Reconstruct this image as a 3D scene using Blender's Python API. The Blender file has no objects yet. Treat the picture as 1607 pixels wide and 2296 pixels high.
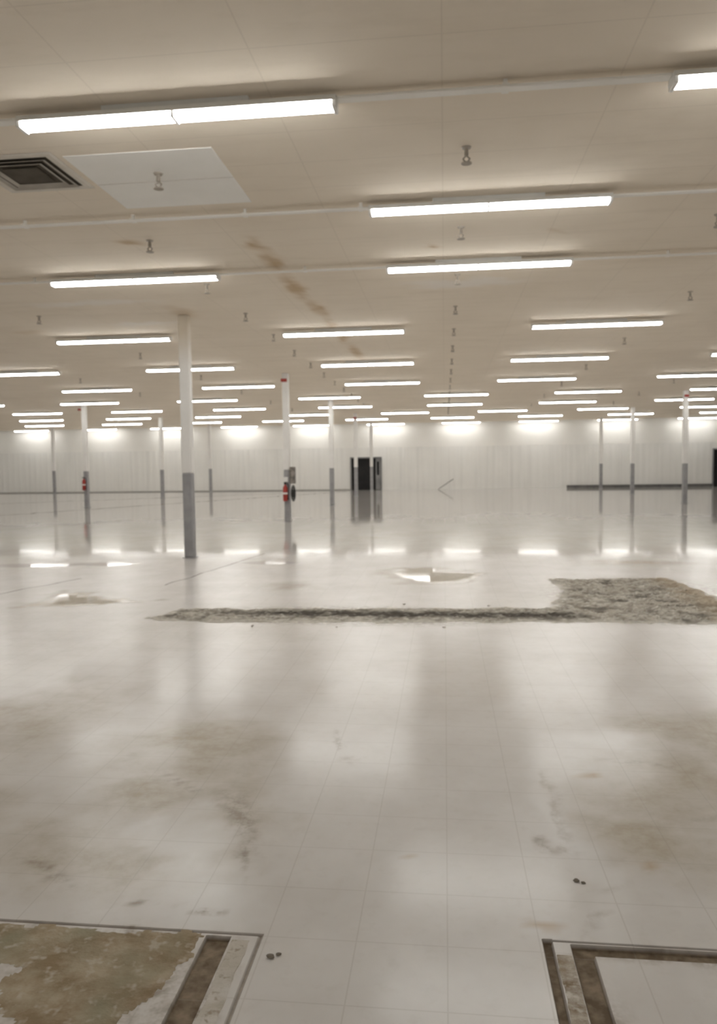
import bpy, bmesh, math, random
import numpy as np
from mathutils import Matrix, Vector, noise
random.seed(7)
scene=bpy.context.scene
C=bpy.context.collection
scene.view_settings.view_transform='Standard'
scene.view_settings.look='None'
try:
    scene.cycles.max_bounces=6; scene.cycles.diffuse_bounces=5; scene.cycles.glossy_bounces=3
except Exception: pass
H=4.25; WY=48.7; XL=-36.0; XR=22.0; YB=-8.0

# ---------------- helpers ----------------
def new_mat(name,col=(.5,.5,.5),rough=.6,metal=0.0,spec=None):
    m=bpy.data.materials.new(name); m.use_nodes=True
    b=m.node_tree.nodes["Principled BSDF"]
    b.inputs["Base Color"].default_value=(*col,1); b.inputs["Roughness"].default_value=rough
    b.inputs["Metallic"].default_value=metal
    if spec is not None: b.inputs["Specular IOR Level"].default_value=spec
    return m
class NT:
    def __init__(s,m):
        s.t=m.node_tree; s.b=s.t.nodes["Principled BSDF"]
        s.co=s.n("ShaderNodeTexCoord").outputs["Object"]
    def n(s,k,**kw):
        x=s.t.nodes.new(k)
        for a,v in kw.items(): setattr(x,a,v)
        return x
    def put(s,sock,v):
        if isinstance(v,bpy.types.NodeSocket): s.t.links.new(v,sock)
        else: sock.default_value=v
    def math(s,op,a,b=0.0):
        x=s.n("ShaderNodeMath",operation=op)
        s.put(x.inputs[0],a); s.put(x.inputs[1],b); return x.outputs[0]
    def noise(s,scale,detail=3,rough=.55,vec=None,out=0):
        x=s.n("ShaderNodeTexNoise"); s.put(x.inputs["Vector"],vec if vec is not None else s.co)
        x.inputs["Scale"].default_value=scale; x.inputs["Detail"].default_value=detail; x.inputs["Roughness"].default_value=rough
        return x.outputs[out]
    def mr(s,v,a,b,c=0.0,d=1.0,smooth=False):
        x=s.n("ShaderNodeMapRange")
        if smooth: x.interpolation_type='SMOOTHSTEP'
        s.put(x.inputs[0],v)
        for i,q in zip((1,2,3,4),(a,b,c,d)): x.inputs[i].default_value=q
        return x.outputs[0]
    def mix(s,f,a,b,bt='MIX'):
        x=s.n("ShaderNodeMixRGB",blend_type=bt); s.put(x.inputs[0],f)
        s.put(x.inputs[1],a if isinstance(a,bpy.types.NodeSocket) else (*a,1)); s.put(x.inputs[2],b if isinstance(b,bpy.types.NodeSocket) else (*b,1))
        return x.outputs[0]
    def scale(s,v,sc):
        x=s.n("ShaderNodeMapping"); s.put(x.inputs[0],v); x.inputs["Scale"].default_value=sc; return x.outputs[0]
    def attr(s,name):
        x=s.n("ShaderNodeAttribute"); x.attribute_name=name
        y=s.n("ShaderNodeSeparateColor"); s.put(y.inputs[0],x.outputs["Color"]); return y.outputs
    def bump(s,h,strength=.3,dist=.01):
        x=s.n("ShaderNodeBump"); x.inputs["Strength"].default_value=strength; x.inputs["Distance"].default_value=dist
        s.put(x.inputs["Height"],h); s.t.links.new(x.outputs[0],s.b.inputs["Normal"])

def obj(name,bm,mats,parent=None,smooth=False,loc=(0,0,0)):
    me=bpy.data.meshes.new(name); bm.normal_update(); bm.to_mesh(me); bm.free()
    for m in (mats if isinstance(mats,(list,tuple)) else [mats]): me.materials.append(m)
    if smooth:
        for p in me.polygons: p.use_smooth=True
    o=bpy.data.objects.new(name,me); C.objects.link(o); o.location=loc
    if parent: o.parent=parent
    return o
def box(bm,x0,x1,y0,y1,z0,z1,mi=0,bev=0):
    r=bmesh.ops.create_cube(bm,size=1,matrix=Matrix.Translation(((x0+x1)/2,(y0+y1)/2,(z0+z1)/2))@Matrix.Diagonal((x1-x0,y1-y0,z1-z0,1)))
    fs=set(f for v in r['verts'] for f in v.link_faces)
    for f in fs: f.material_index=mi
    if bev:
        es=list(set(e for v in r['verts'] for e in v.link_edges))
        bmesh.ops.bevel(bm,geom=es,offset=bev,segments=2,affect='EDGES',profile=.5,material=mi)
def cyl(bm,p,q,r1,r2=None,seg=12,mi=0):
    p=Vector(p);q=Vector(q); d=q-p; r2=r1 if r2 is None else r2
    M=Matrix.Translation((p+q)/2)@d.to_track_quat('Z','Y').to_matrix().to_4x4()
    r=bmesh.ops.create_cone(bm,cap_ends=True,segments=seg,radius1=r1,radius2=r2,depth=d.length,matrix=M)
    for f in set(f for v in r['verts'] for f in v.link_faces): f.material_index=mi
def empty(name,loc):
    o=bpy.data.objects.new(name,None); o.location=loc; o.empty_display_size=.1; C.objects.link(o); return o
def tag(o,label,cat,group=None):
    o["label"]=label; o["category"]=cat
    if group: o["group"]=group
def struct(o,label=None):
    o["kind"]="structure"
    if label: o["label"]=label
def copy_tree(src,loc):
    r=src.copy(); C.objects.link(r); r.location=loc
    for ch in src.children:
        c=ch.copy(); C.objects.link(c); c.parent=r
    return r

# ---- wear maps written to vertex attributes (numpy value noise) ----
_rs=np.random.RandomState(3); _lat=_rs.rand(256,256)
def vnoise(x,y,sc,off=0.0):
    x=x*sc+off+1000; y=y*sc+off*1.7+1000
    xi=np.floor(x).astype(int); yi=np.floor(y).astype(int); fx=x-xi; fy=y-yi
    fx=fx*fx*(3-2*fx); fy=fy*fy*(3-2*fy)
    g=lambda a,b:_lat[a%256,b%256]
    return (g(xi,yi)*(1-fx)+g(xi+1,yi)*fx)*(1-fy)+(g(xi,yi+1)*(1-fx)+g(xi+1,yi+1)*fx)*fy
def fbm(x,y,sc,octv=4,off=0.0):
    s=0;a=.5;t=0
    for k in range(octv): s=s+a*vnoise(x,y,sc*2**k,off+17*k); t+=a; a*=.55
    return s/t
def smooth(v,a,b):
    t=np.clip((v-a)/(b-a),0,1); return t*t*(3-2*t)
def blobs(x,y,lst,soft=.45):
    o=np.zeros_like(x)
    for b in lst:
        cx,cy,rx,ry=b[:4]; rot=b[4] if len(b)>4 else 0; st=b[5] if len(b)>5 else 1
        dx=x-cx; dy=y-cy; c=math.cos(-rot); s=math.sin(-rot)
        l=np.sqrt(((dx*c-dy*s)/rx)**2+((dx*s+dy*c)/ry)**2)
        o=np.maximum(o,st*(1-smooth(l,1-soft,1.0)))
    return o
def sheet(name,xs,ys,z,thick,mat,fn,down=False,zfn=None):
    xs=np.array(xs);ys=np.array(ys); nx=len(xs); ny=len(ys)
    Xg,Yg=np.meshgrid(xs,ys,indexing='ij'); n=nx*ny
    co=np.zeros((n+4,3)); co[:n,0]=Xg.ravel(); co[:n,1]=Yg.ravel(); co[:n,2]=z
    if zfn is not None: co[:n,2]+=zfn(Xg.ravel(),Yg.ravel())
    zz=z+(thick if down else -thick)
    co[n:]=[(xs[0],ys[0],zz),(xs[-1],ys[0],zz),(xs[-1],ys[-1],zz),(xs[0],ys[-1],zz)]
    idx=np.arange(n).reshape(nx,ny)
    a=idx[:-1,:-1].ravel();b=idx[1:,:-1].ravel();c=idx[1:,1:].ravel();d=idx[:-1,1:].ravel()
    q=np.stack([a,d,c,b] if down else [a,b,c,d],1).tolist()
    q.append([n,n+1,n+2,n+3] if down else [n,n+3,n+2,n+1])
    me=bpy.data.meshes.new(name); me.from_pydata(co.tolist(),[],q); me.materials.append(mat)
    cols=fn(Xg.ravel(),Yg.ravel())
    for an,(r,g,bb) in cols.items():
        at=me.color_attributes.new(an,'FLOAT_COLOR','POINT'); arr=np.zeros((n+4,4)); arr[:n,0]=r;arr[:n,1]=g;arr[:n,2]=bb;arr[:,3]=1
        at.data.foreach_set("color",arr.ravel().astype(np.float32))
    o=bpy.data.objects.new(name,me); C.objects.link(o); return o
def lin(a,b,s):
    n=max(1,int(round((b-a)/s))); return [a+(b-a)*i/n for i in range(n)]

# ---------------- materials ----------------
mf=new_mat("vinyl_floor"); t=NT(mf)
A=t.attr("wear"); B=t.attr("wear_extra"); G=t.attr("polish")
med=t.noise(1.7,4,.65); fine=t.noise(13,3,.7)
base=t.mix(t.mr(med,.35,.65),(.60,.58,.56),(.655,.64,.625))
base=t.mix(t.mr(fine,.55,.78,0,.25),base,(.49,.46,.425))
base=t.mix(t.math('MULTIPLY',A[0],t.mr(fine,.3,.65,.7,1.0)),base,(.385,.34,.265))
base=t.mix(t.math('MULTIPLY',A[1],.7),base,(.73,.725,.72))
base=t.mix(t.math('MULTIPLY',A[2],.6),base,(.40,.28,.15))
base=t.mix(t.math('MULTIPLY',B[1],t.mr(fine,.4,.6,.15,1)),base,(.24,.20,.15))
base=t.mix(B[2],base,t.mix(t.mr(t.noise(22,3),.35,.65),(.12,.09,.06),(.24,.19,.135)))
br=t.n("ShaderNodeTexBrick"); br.offset=0; t.put(br.inputs["Vector"],t.co); br.inputs["Scale"].default_value=1
br.inputs["Brick Width"].default_value=.305; br.inputs["Row Height"].default_value=.305; br.inputs["Mortar Size"].default_value=.003; br.inputs["Mortar Smooth"].default_value=.3
base=t.mix(t.math('MULTIPLY',br.outputs["Fac"],.2),base,(.3,.27,.24))
t.put(t.b.inputs["Base Color"],base)
rg=t.mix(G[0],(.262,.262,.262),t.mr(med,.3,.7,.16,.20))
rg=t.mix(t.math('MULTIPLY',A[0],.6),rg,(.262,.262,.262)); rg=t.mix(B[0],rg,(.05,.05,.05)); rg=t.mix(B[2],rg,(.8,.8,.8))
t.put(t.b.inputs["Roughness"],rg)
t.b.inputs["Specular IOR Level"].default_value=.19
def recess(x,y):
    def R(x0,x1,y0,y1): return ((x>x0)&(x<x1)&(y>y0)&(y<y1)).astype(float)
    return np.maximum.reduce([R(-.82,-.735,0,2.428)*1.0,R(-9,-.625,2.439,2.451)*.5,R(-.640,-.628,0,2.45)*.5,R(.314,.345,0,2.51),R(.408,.474,0,2.45),R(.314,9,2.499,2.508)*.8,R(.408,9,2.435,2.49)])
def floor_fn(x,y):
    wx=x+(fbm(x,y,2.6,4,1)-.5)*.6; wy=y+(fbm(x,y,2.6,4,9)-.5)*.6
    fx=x+(fbm(x,y,8,3,4)-.5)*.12; fy=y+(fbm(x,y,8,3,14)-.5)*.12
    gx=x+(fbm(x,y,1.6,3,44)-.5)*1.1; gy=y+(fbm(x,y,1.6,3,64)-.5)*1.1
    stain=blobs(wx,wy,[(-1.5,4.1,.8,.7),(-1.6,2.95,.8,.5),(-1.05,3.4,.4,.9),(-1.35,3.45,.6,.45,.6),(1.25,3.8,.85,.85),(1.0,3.2,.5,.45),(1.6,4.6,.8,.8),(-2.4,3.1,.8,.7),(2.9,12.3,1.4,.6),(-2.0,9.9,.5,.5),(-2.6,4.6,.7,1.2)],.9)
    stain=stain*(.55+.45*smooth(fbm(x,y,2.5,5,30),.25,.7))
    gr=smooth(fbm(x,y,.55,4,50),.4,.85)*.25
    dull=blobs(gx,gy,[(-4.3,8.85,.8,.5),(-.32,11.0,.85,1.0,0,.65)],.3)
    stain=np.maximum(np.maximum(stain,gr),dull)
    pale=blobs(wx,wy,[(-1.15,3.1,.22,.7),(-.95,2.7,.25,.25),(1.0,2.2,.4,.22),(.9,4.5,.4,.3),(.55,3.0,.15,.9)],.9)
    rust=blobs(fx,fy,[(.72,3.88,.09,.05),(.8,3.0,.06,.05),(.35,2.6,.1,.04),(-.2,3.02,.05,.02)],.8)
    far=smooth(y+(fbm(x,y,.8,3,90)-.5)*1.0,12.2,14.6)
    puddle=blobs(gx,gy,[(-4.3,8.85,.6,.34),(-.32,11.0,.62,.75)],.3)
    spots=blobs(fx,fy,[(-6.9,11.9,.7,.28),(-2.9,12.3,.55,.25),(-5.6,12.1,.5,.3)],.3)
    wet=np.maximum(np.maximum(puddle,spots),far)
    dark=blobs(fx,fy,[(-.95,3.3,.1,.45,.5,.6),(-.85,3.0,.03,.3,.3,.7),(-1.35,3.6,.03,.3,.8,.6),(-1.6,2.8,.04,.3,1.0,.6),(.42,3.15,.04,.12,.3,.6),(-.12,3.25,.1,.025,.2,.6),(.55,2.7,.02,.3,-.5,.35),(-.6,4.2,.03,.4,.3,.5),(1.3,3.5,.3,.03,.3,.6),(1.0,4.1,.25,.04,-.2,.4),(1.6,3.0,.03,.4,.7,.4),(-.76,1.95,.13,.58,0,1),(.43,1.95,.13,.6,0,1),(1.0,2.45,.75,.08,0,1),(-1.1,2.43,.6,.03,0,.8),(-1.1,2.15,.5,.32,0,.85)],.8)
    edge=blobs(fx,fy,[(.5,3.5,.04,.6,0,.3),(-1.0,2.58,.3,.012,0,.9)],.6)
    trench=blobs(fx,fy,[(-.9,7.95,2.5,.62,0,.5),(2.4,9.2,1.4,1.9,0,.6)],.35)
    rc=np.clip(recess(x,y)*1.4,0,1)
    pol=1-smooth(y,4.5,9.0)
    return {"wear":(stain,pale,rust),"wear_extra":(wet,np.maximum(np.maximum(dark,edge),trench),rc),"polish":(pol,x*0,x*0)}
mc=new_mat("ceiling_board",rough=.9,spec=.2); t=NT(mc)
A=t.attr("wear")
base=t.mix(t.mr(t.noise(.6,3),.3,.7),(.825,.745,.635),(.875,.795,.685))
base=t.mix(t.mr(t.noise(2.5,4,.65,vec=t.scale(t.co,(.4,1.5,1))),.5,.75,0,.35),base,(.70,.62,.51))
br=t.n("ShaderNodeTexBrick"); br.offset=0; t.put(br.inputs["Vector"],t.co); br.inputs["Scale"].default_value=1
br.inputs["Brick Width"].default_value=1.22; br.inputs["Row Height"].default_value=.61; br.inputs["Mortar Size"].default_value=.009; br.inputs["Mortar Smooth"].default_value=.8
base=t.mix(t.math('MULTIPLY',br.outputs["Fac"],.14),base,(.34,.29,.23))
base=t.mix(A[0],base,(.56,.42,.26)); base=t.mix(A[1],base,(.92,.89,.85))
t.put(t.b.inputs["Base Color"],base)
def ceil_fn(x,y):
    wx=x+(fbm(x,y,4,4,1)-.5)*.22; wy=y+(fbm(x,y,4,4,9)-.5)*.5
    st=blobs(wx,wy,[(-2.25,9.1,.16,.4),(-2.2,9.9,.17,.7),(-2.2,11.3,.17,1.2),(-2.1,12.9,.15,1.1),(-2.1,14.2,.14,.9,0,.6),(-2.1,15.8,.16,1.1),(-2.05,17.9,.17,1.6),(-3.7,8.75,.22,.14),(-.1,9.45,.13,.16),(-4.4,12.7,.3,.7,0,.5),(1.3,9.2,.12,.1,0,.5),(3.6,14.5,.2,.3,0,.4),(-8,14,.6,.25,0,.4)],.8)
    st=st*(.6+.35*smooth(fbm(x,y,6,3,20),.3,.6))
    pl=blobs(wx,wy,[(-5.6,11.8,1.4,.25),(.3,11.4,1.2,.35),(-8.6,12.2,1.0,.2),(-5.5,13.6,.9,.3)],.7)*.6
    return {"wear":(st,pl,x*0)}
mw=new_mat("wall_paint",rough=.55); t=NT(mw)
t.put(t.b.inputs["Base Color"],t.mix(t.mr(t.noise(.8,4),.3,.7),(.86,.85,.82),(.90,.89,.86)))
mw2=new_mat("wall_paint_ribbed",rough=.5); t=NT(mw2)
base=t.mix(t.mr(t.noise(.5,3),.3,.7),(.82,.815,.79),(.86,.855,.83))
base=t.mix(t.mr(t.noise(2.2,3,vec=t.scale(t.co,(2.0,1,.06))),.5,.72,0,.3),base,(.64,.635,.62))
t.put(t.b.inputs["Base Color"],base)
def simple(name,c1,c2,sc=6,rough=.5,metal=0,spec=None):
    m=new_mat(name,c1,rough,metal,spec); t=NT(m); t.put(t.b.inputs["Base Color"],t.mix(t.mr(t.noise(sc,2),.35,.65),c1,c2)); return m
mside=simple("side_wall_paint",(.80,.79,.76),(.85,.84,.81),1,.7)
m_dark=simple("dark_trim",(.10,.098,.095),(.15,.145,.14),3,.5)
m_base=simple("grey_baseboard",(.30,.29,.27),(.36,.35,.33),3,.5)
m_black=simple("painted_dark_interior",(.006,.006,.007),(.012,.011,.011),3,.8)  # near-black colour stands in for the unlit space behind the doorways
m_doorg=simple("door_metal_grey",(.20,.20,.205),(.27,.27,.27),2,.4)
m_colw=new_mat("column_white_paint",rough=.45); t=NT(m_colw)
base=t.mix(t.mr(t.noise(3,3),.3,.7),(.80,.79,.77),(.85,.84,.82))
sx=t.n("ShaderNodeSeparateXYZ"); t.put(sx.inputs[0],t.co)
base=t.mix(t.math('MULTIPLY',t.mr(sx.outputs[2],3.2,4.0,0,1,True),t.mr(t.noise(4,3),.3,.7,.8,1)),base,(.66,.58,.46))
t.put(t.b.inputs["Base Color"],base)
m_colw2=simple("column_clean_white_paint",(.80,.79,.77),(.85,.84,.82),3,.45)
m_colg=simple("column_grey_paint",(.29,.29,.30),(.35,.35,.36),5,.45)
m_white=simple("fixture_white_enamel",(.82,.82,.80),(.88,.88,.86),4,.35)
m_rail=simple("rail_white_metal",(.90,.88,.83),(.94,.92,.88),3,.5)
m_panel=simple("pale_ceiling_panel",(.92,.91,.88),(.96,.95,.92),2,.8)
m_vent=simple("vent_metal",(.34,.31,.27),(.42,.39,.34),5,.5)
m_frame=simple("vent_frame_pale",(.62,.58,.51),(.70,.66,.59),5,.5)
m_ventd=simple("vent_throat_dark",(.06,.05,.035),(.09,.075,.055),5,.8)
m_spr=simple("sprinkler_metal",(.36,.32,.27),(.48,.44,.38),20,.5,.2)
m_red=simple("red_enamel",(.30,.03,.02),(.38,.04,.03),6,.45)
m_rub=simple("black_rubber",(.015,.015,.016),(.03,.03,.03),10,.6)
m_label=simple("white_label",(.8,.8,.78),(.85,.85,.83),10,.5)
m_taupe=simple("mottled_taupe_enamel",(.11,.10,.09),(.34,.31,.28),9,.5)
m_chip=simple("pale_concrete",(.42,.40,.36),(.60,.58,.54),30,.85)
m_chipd=simple("dark_debris",(.12,.10,.08),(.22,.19,.15),30,.85)
m_tube=bpy.data.materials.new("lit_fluorescent_tube"); m_tube.use_nodes=True
nt=m_tube.node_tree; nt.nodes.remove(nt.nodes["Principled BSDF"]); e=nt.nodes.new("ShaderNodeEmission")
e.inputs[0].default_value=(1,.981,.942,1); e.inputs[1].default_value=36; nt.links.new(e.outputs[0],nt.nodes["Material Output"].inputs[0])
def conc(name,c1,c2,c3,c4,sc=9,st=1.3):
    m=new_mat(name,rough=.85,spec=.25); t=NT(m)
    v=t.scale(t.co,(1,st,1)); a=t.noise(sc,5,.7,vec=v); b=t.noise(sc*.35,3,.6); c=t.noise(sc*3,2,.7)
    base=t.mix(t.mr(a,.38,.62),c1,c2); base=t.mix(t.mr(b,.45,.62,0,.8),base,c3); base=t.mix(t.mr(c,.56,.68,0,.8),base,c4)
    t.put(t.b.inputs["Base Color"],base); t.bump(a,.6,.015); return m,t,base
m_conc,t,base=conc("broken_concrete",(.19,.17,.14),(.50,.475,.42),(.36,.33,.28),(.62,.60,.55),6,1.0)
A=t.attr("wear")
base=t.mix(A[1],base,(.065,.056,.045)); base=t.mix(A[0],base,(.60,.58,.53)); base=t.mix(A[2],base,(.42,.34,.24))
t.put(t.b.inputs["Base Color"],base)
m_olive=conc("stained_subfloor",(.23,.17,.10),(.37,.315,.23),(.235,.225,.155),(.43,.38,.31),6)[0]
m_strip=conc("adhesive_residue",(.42,.39,.335),(.56,.54,.505),(.47,.44,.385),(.28,.23,.17),8)[0]
m_stripb=conc("brown_adhesive_residue",(.22,.17,.115),(.50,.47,.42),(.34,.28,.20),(.60,.58,.54),8)[0]
m_groove=simple("dark_crack_dirt",(.09,.075,.055),(.17,.14,.11),12,.85)

# ---------------- light layout ----------------
L=2.38
def X(i): return -0.74+2.38*i+L/2
def RY(n): return 5.5+2.31*n
rows={-3:(-3,-1,1,3),0:(-3,-1,1),1:(0,),2:(-2,0,2),4:(-5,-3,-1,1,3),6:(-5,-3,-1,1,3),8:(-7,-5,-3,-1,1,3)}  # first row is unseen behind the camera, added to light the near area
rows[10]=tuple(range(-8,6,2)); rows[12]=tuple(range(-10,6,2))
rows[14]=tuple(range(-11,7,2)); rows[16]=tuple(range(-12,8,2))
pos=[]
for n,ii in rows.items():
    for i in ii: pos.append((X(i)-(.1 if (n==0 and i==1) else 0)+(.12 if i<-1 and n<9 else 0),RY(n)))
for k in range(-7,4): pos.append((1.05+4.72*k,WY-.82))

# ---------------- room shell ----------------
xs=lin(XL,-6,.5)+lin(-6,-.84,.05)+lin(-.84,-.6,.006)+lin(-.6,.29,.05)+lin(.29,.5,.006)+lin(.5,4,.05)+lin(4,XR,.5)+[XR]
ys=lin(YB,1.5,.5)+lin(1.5,2.4,.03)+lin(2.4,2.53,.004)+lin(2.53,5.5,.03)+lin(5.5,14,.06)+lin(14,18,.15)+lin(18,WY+1.2,.5)+[WY+1.2]
floor=sheet("floor",xs,ys,0,.2,mf,floor_fn,zfn=lambda x,y:-.016*recess(x,y)); struct(floor,"glossy off-white vinyl floor with stains")
xs=lin(XL,-9,.5)+lin(-9,5,.08)+lin(5,XR,.5)+[XR]
ys=lin(YB,3,.5)+lin(3,20,.08)+lin(20,WY+1.2,.5)+[WY+1.2]
for yy in sorted(set(round(p[1],4) for p in pos)): ys+=[yy-.012,yy+.012]
ys=sorted(ys)
ceil=sheet("ceiling",xs,ys,H,.2,mc,ceil_fn,True); struct(ceil,"tan board ceiling with brown water stains")
D1=(-6.05,-4.0,2.12); D2=(16.3,18.2,2.35)
bm=bmesh.new()
box(bm,XL,XR,WY,WY+.2,2.72,H,0)
segs=[(XL,D1[0]),(D1[1],D2[0]),(D2[1],XR)]
for a,b in segs:
    box(bm,a,b,WY+.02,WY+.2,0,2.72,1)
    x=a
    while x<b-.01:
        xe=min(x+.4,b)
        ps=[(x,WY+.018),(x+.07,WY+.010),(x+.17,WY+.010),(min(x+.24,xe),WY+.018)]
        if xe-x>.25:
            vs=[[bm.verts.new((px,py,z)) for z in (0,2.70)] for px,py in ps]
            for i in range(3):
                f=bm.faces.new((vs[i][0],vs[i+1][0],vs[i+1][1],vs[i][1])); f.material_index=1
            f=bm.faces.new([vs[i][1] for i in (0,1,2,3)]); f.material_index=1
        x+=.4
for d in (D1,D2): box(bm,d[0],d[1],WY+.0,WY+.2,d[2],2.72,1)
wb=obj("wall_back",bm,[mw,mw2]); struct(wb,"white wall with ribbed metal cladding below")
bm=bmesh.new(); box(bm,XL-.2,XL,YB,WY+1.2,0,H); struct(obj("wall_left",bm,mside))
bm=bmesh.new(); box(bm,XR,XR+.2,YB,WY+1.2,0,H); struct(obj("wall_right",bm,mside))
bm=bmesh.new(); box(bm,XL,XR,YB-.2,YB,0,H); struct(obj("wall_front",bm,mside))
bm=bmesh.new(); box(bm,XL,XR,WY+1.2,WY+1.4,0,H); struct(obj("wall_beyond",bm,m_black))
for k,(d,op) in enumerate(((D1,True),(D2,False))):
    bm=bmesh.new(); a,b,h=d
    box(bm,a,a+.08,WY-.05,WY+.2,0,h,0,.01); box(bm,b-.08,b,WY-.05,WY+.2,0,h,0,.01); box(bm,a+.08,b-.08,WY-.05,WY+.2,h-.08,h,0,.01)
    if op:
        box(bm,a+.08,b-.08,WY+.1,WY+.15,.02,h-.08,1)  # flat black panel, darkness of the interior put into its colour
        box(bm,b-.4,b-.1,WY+.05,WY+.1,.02,h-.08,0,.01); box(bm,b-.32,b-.18,WY+.03,WY+.05,.95,h-.3,1)
        box(bm,a+.25,a+.4,WY+.05,WY+.09,.02,1.5,0)
    else:
        box(bm,a+.08,b-.08,WY+.05,WY+.1,.02,h-.08,1)
    struct(obj("door_%d"%(k+1),bm,[m_doorg,m_black]),"dark doorway with grey metal frame")
bm=bmesh.new(); box(bm,7.6,D2[0],WY-.09,WY-.02,0,.18,0,.01); struct(obj("baseboard_back",bm,m_dark))
bm=bmesh.new(); box(bm,XL,D1[0],WY-.05,WY-.02,0,.06,0,.005); struct(obj("baseboard_rear",bm,m_base))

# ---------------- light fixtures ----------------
DZ=-.05; zt=-.060+DZ; ty=.04; tr=.021
def bm_house(bm,mi=0):
    prof=[(-.084,-.048),(-.06,-.036),(.06,-.036),(.084,-.048),(.06,0),(-.06,0)]
    ends=[[bm.verts.new((sx,y,z+DZ)) for y,z in prof] for sx in (-L/2,L/2)]
    n=len(prof)
    for i in range(n):
        f=bm.faces.new((ends[0][i],ends[0][(i+1)%n],ends[1][(i+1)%n],ends[1][i])); f.material_index=mi
    for k,e_ in enumerate(ends):
        f=bm.faces.new(e_ if k else e_[::-1]); f.material_index=mi
tubes=[(-L/2+.03,-.012,-ty),(.012,L/2-.03,-ty),(-L/2+.03,-.012,ty),(.012,L/2-.03,ty)]
def bracket(p):
    bm=bmesh.new(); box(bm,-.55,.55,-.03,.03,DZ-.001,.0,0,.004); obj("mounting_bracket",bm,m_white,p)
proto=empty("light_fixture",(0,0,0)); bracket(proto)
bm=bmesh.new(); bm_house(bm); obj("housing",bm,m_white,proto)
for a in tubes:
    bm=bmesh.new(); cyl(bm,(a[0],a[2],zt),(a[1],a[2],zt),tr,seg=8); obj("lamp_tube",bm,m_tube,proto,True)
for sx,wd_ in ((-L/2,.03),(L/2-.03,.03),(-.012,.024)):
    bm=bmesh.new(); box(bm,sx,sx+wd_,-.07,.07,DZ-.085,DZ-.036,0,.005); obj("lamp_holder",bm,m_white,proto)
protof=empty("light_fixture",(0,0,0)); bracket(protof)
bm=bmesh.new(); bm_house(bm,0); obj("housing",bm,m_white,protof)
for s in (-1,1):
    bm=bmesh.new(); cyl(bm,(-L/2+.03,s*ty,zt+.004),(L/2-.03,s*ty,zt+.004),.0195,seg=4); obj("lamp_tube",bm,m_tube,protof)
lab="lit twin-tube white fluorescent fixture mounted under the ceiling"
for (x,y) in pos:
    o=copy_tree(proto if -1<y<21 else protof,(x,y,H+.003))
    tag(o,lab,"ceiling light","fluorescent ceiling fixtures")
for pr in (proto,protof):
    for ch in list(pr.children): bpy.data.objects.remove(ch)
    bpy.data.objects.remove(pr)
for n in (0,1,2):
    y=RY(n); w=.042 if n==0 else .03
    occ=sorted((a-L/2,a+L/2) for a,b in pos if abs(b-y)<.01); a=-14
    for (p,q) in occ+[(12,12)]:
        if p-a>.3:
            bm=bmesh.new(); box(bm,a+.004,p-.004,y-w,y+w,H-.07,H-.05,0,.006)
            x=a+1.15
            while x<p-.1:
                box(bm,x,x+.05,y-w-.01,y+w+.01,H-.073,H-.048,0); box(bm,x+.01,x+.04,y-.012,y+.012,H-.05,H+.002,0); x+=1.2
            o=obj("ceiling_rail",bm,m_rail); tag(o,"white metal raceway running between ceiling fixtures","rail","ceiling raceways")
        a=q

# ---------------- sprinklers ----------------
sp=empty("sprinkler_head",(0,0,0))
bm=bmesh.new(); cyl(bm,(0,0,.004),(0,0,-.012),.045,.035,16); obj("escutcheon",bm,m_spr,sp)
bm=bmesh.new(); cyl(bm,(0,0,-.01),(0,0,-.07),.017,.019,10)
for s in (-1,1):
    cyl(bm,(0,0,-.07),(s*.03,0,-.095),.007,seg=6); cyl(bm,(s*.03,0,-.095),(0,0,-.13),.007,seg=6)
obj("sprinkler_frame",bm,m_spr,sp)
bm=bmesh.new(); cyl(bm,(0,0,-.128),(0,0,-.136),.045,.045,16)
obj("deflector",bm,m_spr,sp)
S=[(-2.54,6.75)]
y=6.6
while y<40: S.append((.2,y)); y+=2.15
y=8.7
while y<35: S.append((-3.4,y)); y+=2.15
for X0 in (-6.95,3.85,-10.6,7.4):
    y=12.6
    while y<35: S.append((X0,y)); y+=4.4
S.append((2.95,8.75))
for (x,y) in S:
    if any(abs(x-a)<1.3 and abs(y-b)<.25 for a,b in pos): y+=.45
    zz=H-.009 if (x,y)==(-2.54,6.75) else H
    o=copy_tree(sp,(x,y,zz)); tag(o,"small metal pendant sprinkler head under the ceiling","sprinkler","ceiling sprinkler heads")
for ch in list(sp.children): bpy.data.objects.remove(ch)
bpy.data.objects.remove(sp)

# ---------------- vent and panel ----------------
v=empty("air_diffuser",(-3.68,6.6,H)); tag(v,"square dark metal air diffuser set in the ceiling","air vent")
def ring(bm,r0,r1,z0,z1):
    a=[bm.verts.new((sx*r0,sy*r0,z0)) for sx,sy in ((-1,-1),(1,-1),(1,1),(-1,1))]
    b=[bm.verts.new((sx*r1,sy*r1,z1)) for sx,sy in ((-1,-1),(1,-1),(1,1),(-1,1))]
    for i in range(4): bm.faces.new((a[i],a[(i+1)%4],b[(i+1)%4],b[i]))
bm=bmesh.new(); ring(bm,.42,.40,-.002,-.012); ring(bm,.40,.35,-.012,-.012); ring(bm,.35,.335,-.012,-.004); bmesh.ops.remove_doubles(bm,verts=bm.verts,dist=.0001); obj("frame",bm,m_frame,v)
bm=bmesh.new(); box(bm,-.335,.335,-.335,.335,-.006,-.002); obj("throat",bm,m_ventd,v)  # flat dark plate, shade of the duct opening painted as colour
for r in (.32,.25):
    bm=bmesh.new(); ring(bm,r,r-.035,-.024,-.010); ring(bm,r,r-.04,-.024,-.012); bmesh.ops.remove_doubles(bm,verts=bm.verts,dist=.0001); obj("louver",bm,m_vent,v)
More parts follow.
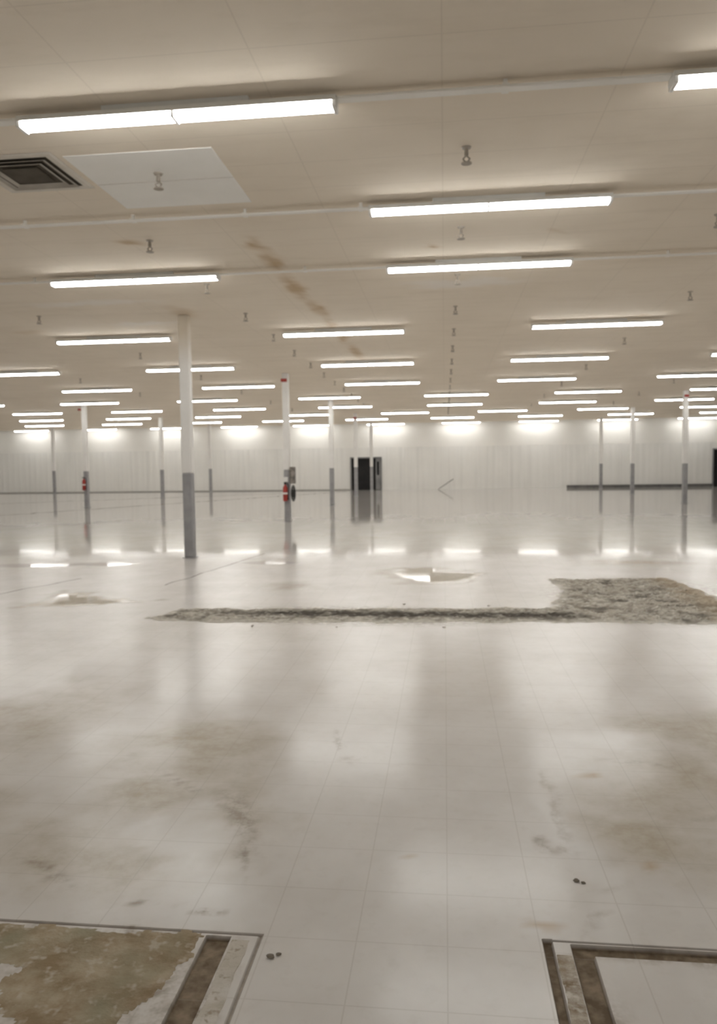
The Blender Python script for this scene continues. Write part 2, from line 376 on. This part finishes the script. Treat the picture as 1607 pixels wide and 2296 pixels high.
bm=bmesh.new(); box(bm,-.16,.16,-.16,.16,-.02,-.012,0,.003); obj("centre_plate",bm,m_ventd,v)
for (ya,yb_) in ((6.28,6.93),(6.945,7.6)):
    bm=bmesh.new(); box(bm,-3.2,-1.9,ya,yb_,H-.008,H-.001,0,.002)
    o=obj("ceiling_panel",bm,m_panel); tag(o,"pale replacement panel on the tan ceiling","ceiling panel","pale ceiling panels")

# ---------------- columns ----------------
cols=[(-4.5,13.0),(-4.5,21.5),(-4.5,30.2),(-4.5,38.6),(-4.5,47.0),(-14.75,30),(-14.75,38.5),(-14.75,46.8),(-25.2,46.8),(9.05,30),(9.15,38.5),(9.3,46.8),(9.05,21.5),(-14.75,21.5)]
def column(x,y,mat):
    c=empty("support_column",(x,y,0)); w=.09
    bm=bmesh.new(); box(bm,-w,w,-w,w,1.5,H-.005,0,.02); obj("shaft",bm,mat,c)
    bm=bmesh.new(); w=.086; box(bm,-w,w,-w,w,.012,1.5,0,.02); obj("painted_base",bm,m_colg,c)
    bm=bmesh.new(); box(bm,-.11,.11,-.11,.11,.001,.014,0,.003)
    obj("base_plate",bm,m_colg,c)
    tag(c,"square steel column, white above a grey painted lower half","column","store support columns")
for i,(x,y) in enumerate(cols): column(x,y,m_colw if i==0 else m_colw2)
for (x,y,dx,z) in ((-4.5,21.5,-.02,4.04),(-14.75,30,-.173,4.04),(9.05,30,0,4.04),(-4.5,38.6,0,4.0)):
    yy=y-.091 if abs(dx)<.1 else y+.04
    s=empty("alarm_box",(x+dx,yy,z)); tag(s,"small red alarm box fixed high on a white column","alarm box","red alarm boxes")
    bm=bmesh.new(); box(bm,-.085,.085,-.08,0,-.045,.045,0,.02); obj("casing",bm,m_red,s)
    bm=bmesh.new(); cyl(bm,(0,-.08,0),(0,-.1,0),.04,.03,16); obj("sounder",bm,m_red,s)
def extinguisher(x,y,z):
    s=empty("fire_extinguisher",(x,y,z)); tag(s,"red fire extinguisher hung on a grey column","fire extinguisher","fire extinguishers")
    bm=bmesh.new()
    prof=[(0,.0),(.06,.0),(.07,.02),(.07,.38),(.055,.42),(.03,.45),(.025,.48),(0,.48)]
    rings=[]
    for r,zz in prof: rings.append([bm.verts.new((r*math.cos(a*math.pi/8),r*math.sin(a*math.pi/8),zz)) for a in range(16)] if r>0 else [bm.verts.new((0,0,zz))])
    for a,b in zip(rings,rings[1:]):
        for i in range(16):
            j=(i+1)%16
            if len(a)==1: bm.faces.new((a[0],b[j],b[i]))
            elif len(b)==1: bm.faces.new((a[i],a[j],b[0]))
            else: bm.faces.new((a[i],a[j],b[j],b[i]))
    obj("cylinder_body",bm,m_red,s,True)
    bm=bmesh.new(); box(bm,-.02,.02,-.13,.03,.5,.515,0,.003); box(bm,-.02,.02,-.12,.03,.53,.545,0,.003); cyl(bm,(0,0,.47),(0,0,.54),.02); obj("valve_handle",bm,m_rub,s)
    bm=bmesh.new(); pts=[(0.02,0,.5),(.075,0,.51),(.1,-.01,.43),(.095,-.02,.28),(.09,-.02,.12)]
    for a,b in zip(pts,pts[1:]): cyl(bm,a,b,.012,seg=8)
    cyl(bm,pts[-1],(.088,-.02,.04),.014,.024,8); obj("hose",bm,m_rub,s)
    bm=bmesh.new(); cyl(bm,(0,0,.2),(0,0,.25),.0712,seg=16); obj("label_band",bm,m_label,s)
extinguisher(-14.78,29.83,.72)
extinguisher(-4.53,21.33,.6)
bm=bmesh.new(); box(bm,-.07,.07,-.012,0,-.07,.07,0,.004)
o=obj("sign_plate",bm,[m_label],loc=(-4.53,21.413,1.22)); tag(o,"small white sign plate on the grey column","sign")
s=empty("control_box",(-4.36,21.47,1.32)); tag(s,"mottled taupe equipment box mounted beside the grey column","control box")
bm=bmesh.new(); box(bm,-.05,.1,-.1,.08,-.22,.26,0,.015); obj("casing",bm,m_taupe,s)
bm=bmesh.new(); box(bm,-.03,.085,-.112,-.1,-.18,.2,0,.01); obj("cover",bm,m_taupe,s)
bm=bmesh.new()
for k in range(4):
    R0=.066-.017*k
    for i in range(20):
        a=2*math.pi*i/20; b=2*math.pi*(i+1)/20
        cyl(bm,(R0*math.cos(a)*.8,-.02*k+.03,R0*math.sin(a)*3.4),(R0*math.cos(b)*.8,-.02*k+.03,R0*math.sin(b)*3.4),.017,seg=6)
o=obj("cable_coil",bm,m_rub,loc=(-4.33,21.47,.82)); tag(o,"black coiled cable hanging beside the grey column","cable")

# ---------------- floor damage ----------------
def patch(name,outline,mat,cell=.06,amp=.02,jag=.05,z0=.004,seed=0,attr=None,rub=False):
    def inside(x,y):
        c=False; n=len(outline); j=n-1
        for i in range(n):
            xi,yi=outline[i]; xj,yj=outline[j]
            if (yi>y)!=(yj>y) and x<(xj-xi)*(y-yi)/(yj-yi)+xi: c=not c
            j=i
        return c
    xs=[p[0] for p in outline]; ys=[p[1] for p in outline]
    bm=bmesh.new(); g={}; hv={}
    nx=int((max(xs)-min(xs)+.2)/cell)+1; ny=int((max(ys)-min(ys)+.2)/cell)+1
    def vert(i,j):
        if (i,j) not in g:
            x=min(xs)-.1+i*cell; y=min(ys)-.1+j*cell
            if rub:
                n1=noise.fractal(Vector((x*4,y*4,seed)),1.0,2.0,4); r_=random.random()
                h=z0+amp*max(.02,.35+.6*n1+.9*r_**3); info=(r_,n1)
            else:
                n1=noise.noise(Vector((x*6,y*6,seed))); n2=noise.noise(Vector((x*19,y*19,seed+5)))
                h=z0+max(0,amp*(.35+.9*n1+.6*n2)); info=(0,1)
            v_=bm.verts.new((x+(random.random()-.5)*cell*.7,y+(random.random()-.5)*cell*.7,h)); g[(i,j)]=v_; hv[v_]=info
        return g[(i,j)]
    for i in range(nx):
        for j in range(ny):
            x=min(xs)-.1+(i+.5)*cell; y=min(ys)-.1+(j+.5)*cell
            dx=noise.noise(Vector((x*3,y*3,seed+9)))*jag*2+noise.noise(Vector((x*14,y*14,seed+9)))*jag*2; dy=noise.noise(Vector((x*3,y*3,seed+19)))*jag*2+noise.noise(Vector((x*14,y*14,seed+29)))*jag*2
            if inside(x+dx,y+dy): bm.faces.new((vert(i,j),vert(i+1,j),vert(i+1,j+1),vert(i,j+1)))
    bm.verts.index_update()
    bd=[v_ for v_ in bm.verts if any(len(e.link_faces)==1 for e in v_.link_edges)]
    for v_ in bd: v_.co.z=.0005
    lvl={v_:1.0 for v_ in bd}; cur=bd
    for k in range(4):
        nx_=[]
        for v_ in cur:
            for e in v_.link_edges:
                w=e.other_vert(v_)
                if w not in lvl:
                    lvl[w]=1-.25*(k+1); nx_.append(w)
                    if rub: w.co.z*=.3+.17*k
        cur=nx_
    if attr:
        data=[]
        for v_ in bm.verts: data+=list(attr(v_.co.x,v_.co.y,lvl.get(v_,0),*hv[v_]))+[1]
    o=obj(name,bm,mat,smooth=not rub)
    if attr:
        at=o.data.color_attributes.new("wear",'FLOAT_COLOR','POINT'); at.data.foreach_set("color",data)
    return o
def cattr(x,y,l,r_,n1):
    q=noise.noise(Vector((x*5,y*5,3)))*.5+.5
    dark=0
    if x<1.35:
        d=abs(y-(7.98+.06*noise.noise(Vector((x*1.5,0,4)))))/.2
        dark=max(0,1-d)*1.7*(1 if q>.38 else .4)*min(1,max(0,(x+2.7)/1.2))
    dark=max(dark,min(.75,max(0,(-.08-n1)*2.0)), .35 if r_<.1 else 0)
    pale=max(l*.7*q*1.5, .7 if r_>.9 else 0)
    brown=max(0,min(1,(x-2.6-.4*(q-.5))*2.5))*.6
    return (min(1,pale)*(1-.6*min(1,dark)),min(1,dark)*(1-.6*l),brown)
o=patch("broken_concrete",[(-3.12,7.62),(-3.2,7.7),(-2.95,8.25),(-1,8.35),(1.2,8.5),(1.45,9.6),(1.4,10.6),(2.2,10.65),(3.0,10.75),(3.1,9.9),(3.13,9.0),(3.2,8.4),(2.9,7.66),(1.15,7.72),(-.5,7.6),(-2.4,7.52)],m_conc,.03,.022,.045,seed=1,z0=.002,attr=cattr,rub=True)
o["kind"]="stuff"; tag(o,"rough trench of broken grey concrete cut through the floor","broken concrete")
o=patch("stained_subfloor",[(-1.7,2.43),(-.83,2.43),(-.835,2.28),(-.86,2.16),(-.92,2.06),(-.98,1.95),(-1.15,1.9),(-1.3,2.0),(-1.38,2.1),(-1.36,2.2),(-1.7,2.24)],m_olive,.012,.002,.012,.0015,seed=3)
tag(o,"brown and olive stained bare subfloor where tile is missing","floor patch")
def strip(name,x0,x1,y0,y1,mat,lab,seed=0,h=.003,step=.015,zb=.0005):
    bm=bmesh.new(); alongY=(y1-y0)>(x1-x0); n=int(max(y1-y0,x1-x0)/step)
    w=(x1-x0) if alongY else (y1-y0); prev=None
    for i in range(n+1):
        f=i/n; row=[]
        for k,(u,z) in enumerate(((0,.0),(.06,h),(.5,h),(.94,h),(1,.0))):
            s_=f*n*step
            jj=noise.noise(Vector((s_*9,u*2,seed)))*w*.12+noise.noise(Vector((s_*40,u*5,seed)))*.004
            if alongY: row.append(bm.verts.new((x0+w*u+jj,y0+(y1-y0)*f,z+zb)))
            else: row.append(bm.verts.new((x0+(x1-x0)*f,y0+w*u+jj,z+zb)))
        if prev:
            for k in range(4): bm.faces.new((prev[k],prev[k+1],row[k+1],row[k]))
        prev=row
    bmesh.ops.recalc_face_normals(bm,faces=bm.faces)
    o=obj(name,bm,mat); tag(o,lab,"floor scar"); return o
strip("adhesive_strip",-.725,-.665,1.4,2.41,m_strip,"pale grey strip of dried adhesive beside a dark groove",4,.001)
strip("adhesive_strip",.352,.402,1.4,2.43,m_stripb,"mottled brown strip of dried adhesive between dark grooves",8,.0015)
o=patch("stained_subfloor",[(.85,2.425),(1.6,2.425),(1.6,2.28),(.98,2.37)],m_olive,.012,.002,.012,.0015,seed=13); tag(o,"brown stained bare floor in the corner of a cut-out","floor patch")
def crack(p,q,w,seed):
    p=Vector(p);q=Vector(q); d=(q-p); n=int(d.length/.15)+2; nn=Vector((-d.y,d.x)).normalized(); bm=bmesh.new(); prev=None
    for i in range(n+1):
        c=p+d*i/n+nn*noise.noise(Vector((i*.3,seed,0)))*w*1.5; ww=w*(.6+.6*noise.noise(Vector((i*.7,seed,3))))*.5
        row=[bm.verts.new((*(c-nn*ww),.0005)),bm.verts.new((*c,.002)),bm.verts.new((*(c+nn*ww),.0005))]
        if prev:
            for k in range(2): bm.faces.new((prev[k],row[k],row[k+1],prev[k+1]))
        prev=row
    bmesh.ops.recalc_face_normals(bm,faces=bm.faces)
    o=obj("floor_crack",bm,m_groove); tag(o,"thin dark crack running across the glossy floor","floor scar","floor cracks")
crack((-3.8,9.9),(-3.3,13.6),.04,1); crack((-5.8,8.9),(-5.3,10.5),.05,2); crack((-12.5,17.6),(-9.6,22.5),.1,3); crack((-16,24),(-6,46),.25,4); crack((-22,33),(-9,44),.3,5)
chips=[(-.575,2.33,.010,0),(-.55,2.345,.007,0),(.49,2.88,.009,0),(.515,2.87,.006,0)]
rr=random.Random(5)
for k in range(6): chips.append((rr.uniform(-2.9,1.0),rr.choice((7.36,8.58))+rr.uniform(-.04,.04),rr.uniform(.008,.014),1))
for k,(x,y,r,pm) in enumerate(chips):
    bm=bmesh.new(); bmesh.ops.create_icosphere(bm,subdivisions=2,radius=r)
    for v_ in bm.verts: v_.co*=1+.45*noise.noise(v_.co*(1.0/r)+Vector((k,0,0))); v_.co.z*=.5; v_.co.x*=1.4
    mz=min(v_.co.z for v_ in bm.verts)
    o=obj("concrete_chip",bm,m_chip if pm else m_chipd,loc=(x,y,-mz+.0005)); tag(o,"loose pale chip of broken concrete by the trench" if pm else "small dark chip of debris on the floor","debris","loose concrete chips")
bm=bmesh.new(); cyl(bm,(0,0,0),(.95,.28,.62),.02,seg=8)
o=obj("metal_pole",bm,m_dark,loc=(-.4,WY-.4,.02)); tag(o,"short dark pole leaning low against the wall","pole")

# ---------------- world, camera ----------------
wd=bpy.data.worlds.new("world"); scene.world=wd; wd.use_nodes=True
wd.node_tree.nodes["Background"].inputs[0].default_value=(.05,.05,.05,1)
cd=bpy.data.cameras.new("camera"); cam=bpy.data.objects.new("camera",cd); C.objects.link(cam)
cd.sensor_fit='VERTICAL'; cd.sensor_height=24; cd.lens=1700/2296*24; cd.clip_end=300
cd.dof.use_dof=True; cd.dof.focus_distance=1.2; cd.dof.aperture_fstop=5.0
R=Matrix.Rotation(math.radians(6.5),4,'Z')@Matrix.Rotation(math.radians(90-3.53),4,'X')@Matrix.Rotation(math.radians(-0.77),4,'Z')
cam.matrix_world=Matrix.Translation((0,0,1.6))@R
scene.camera=cam
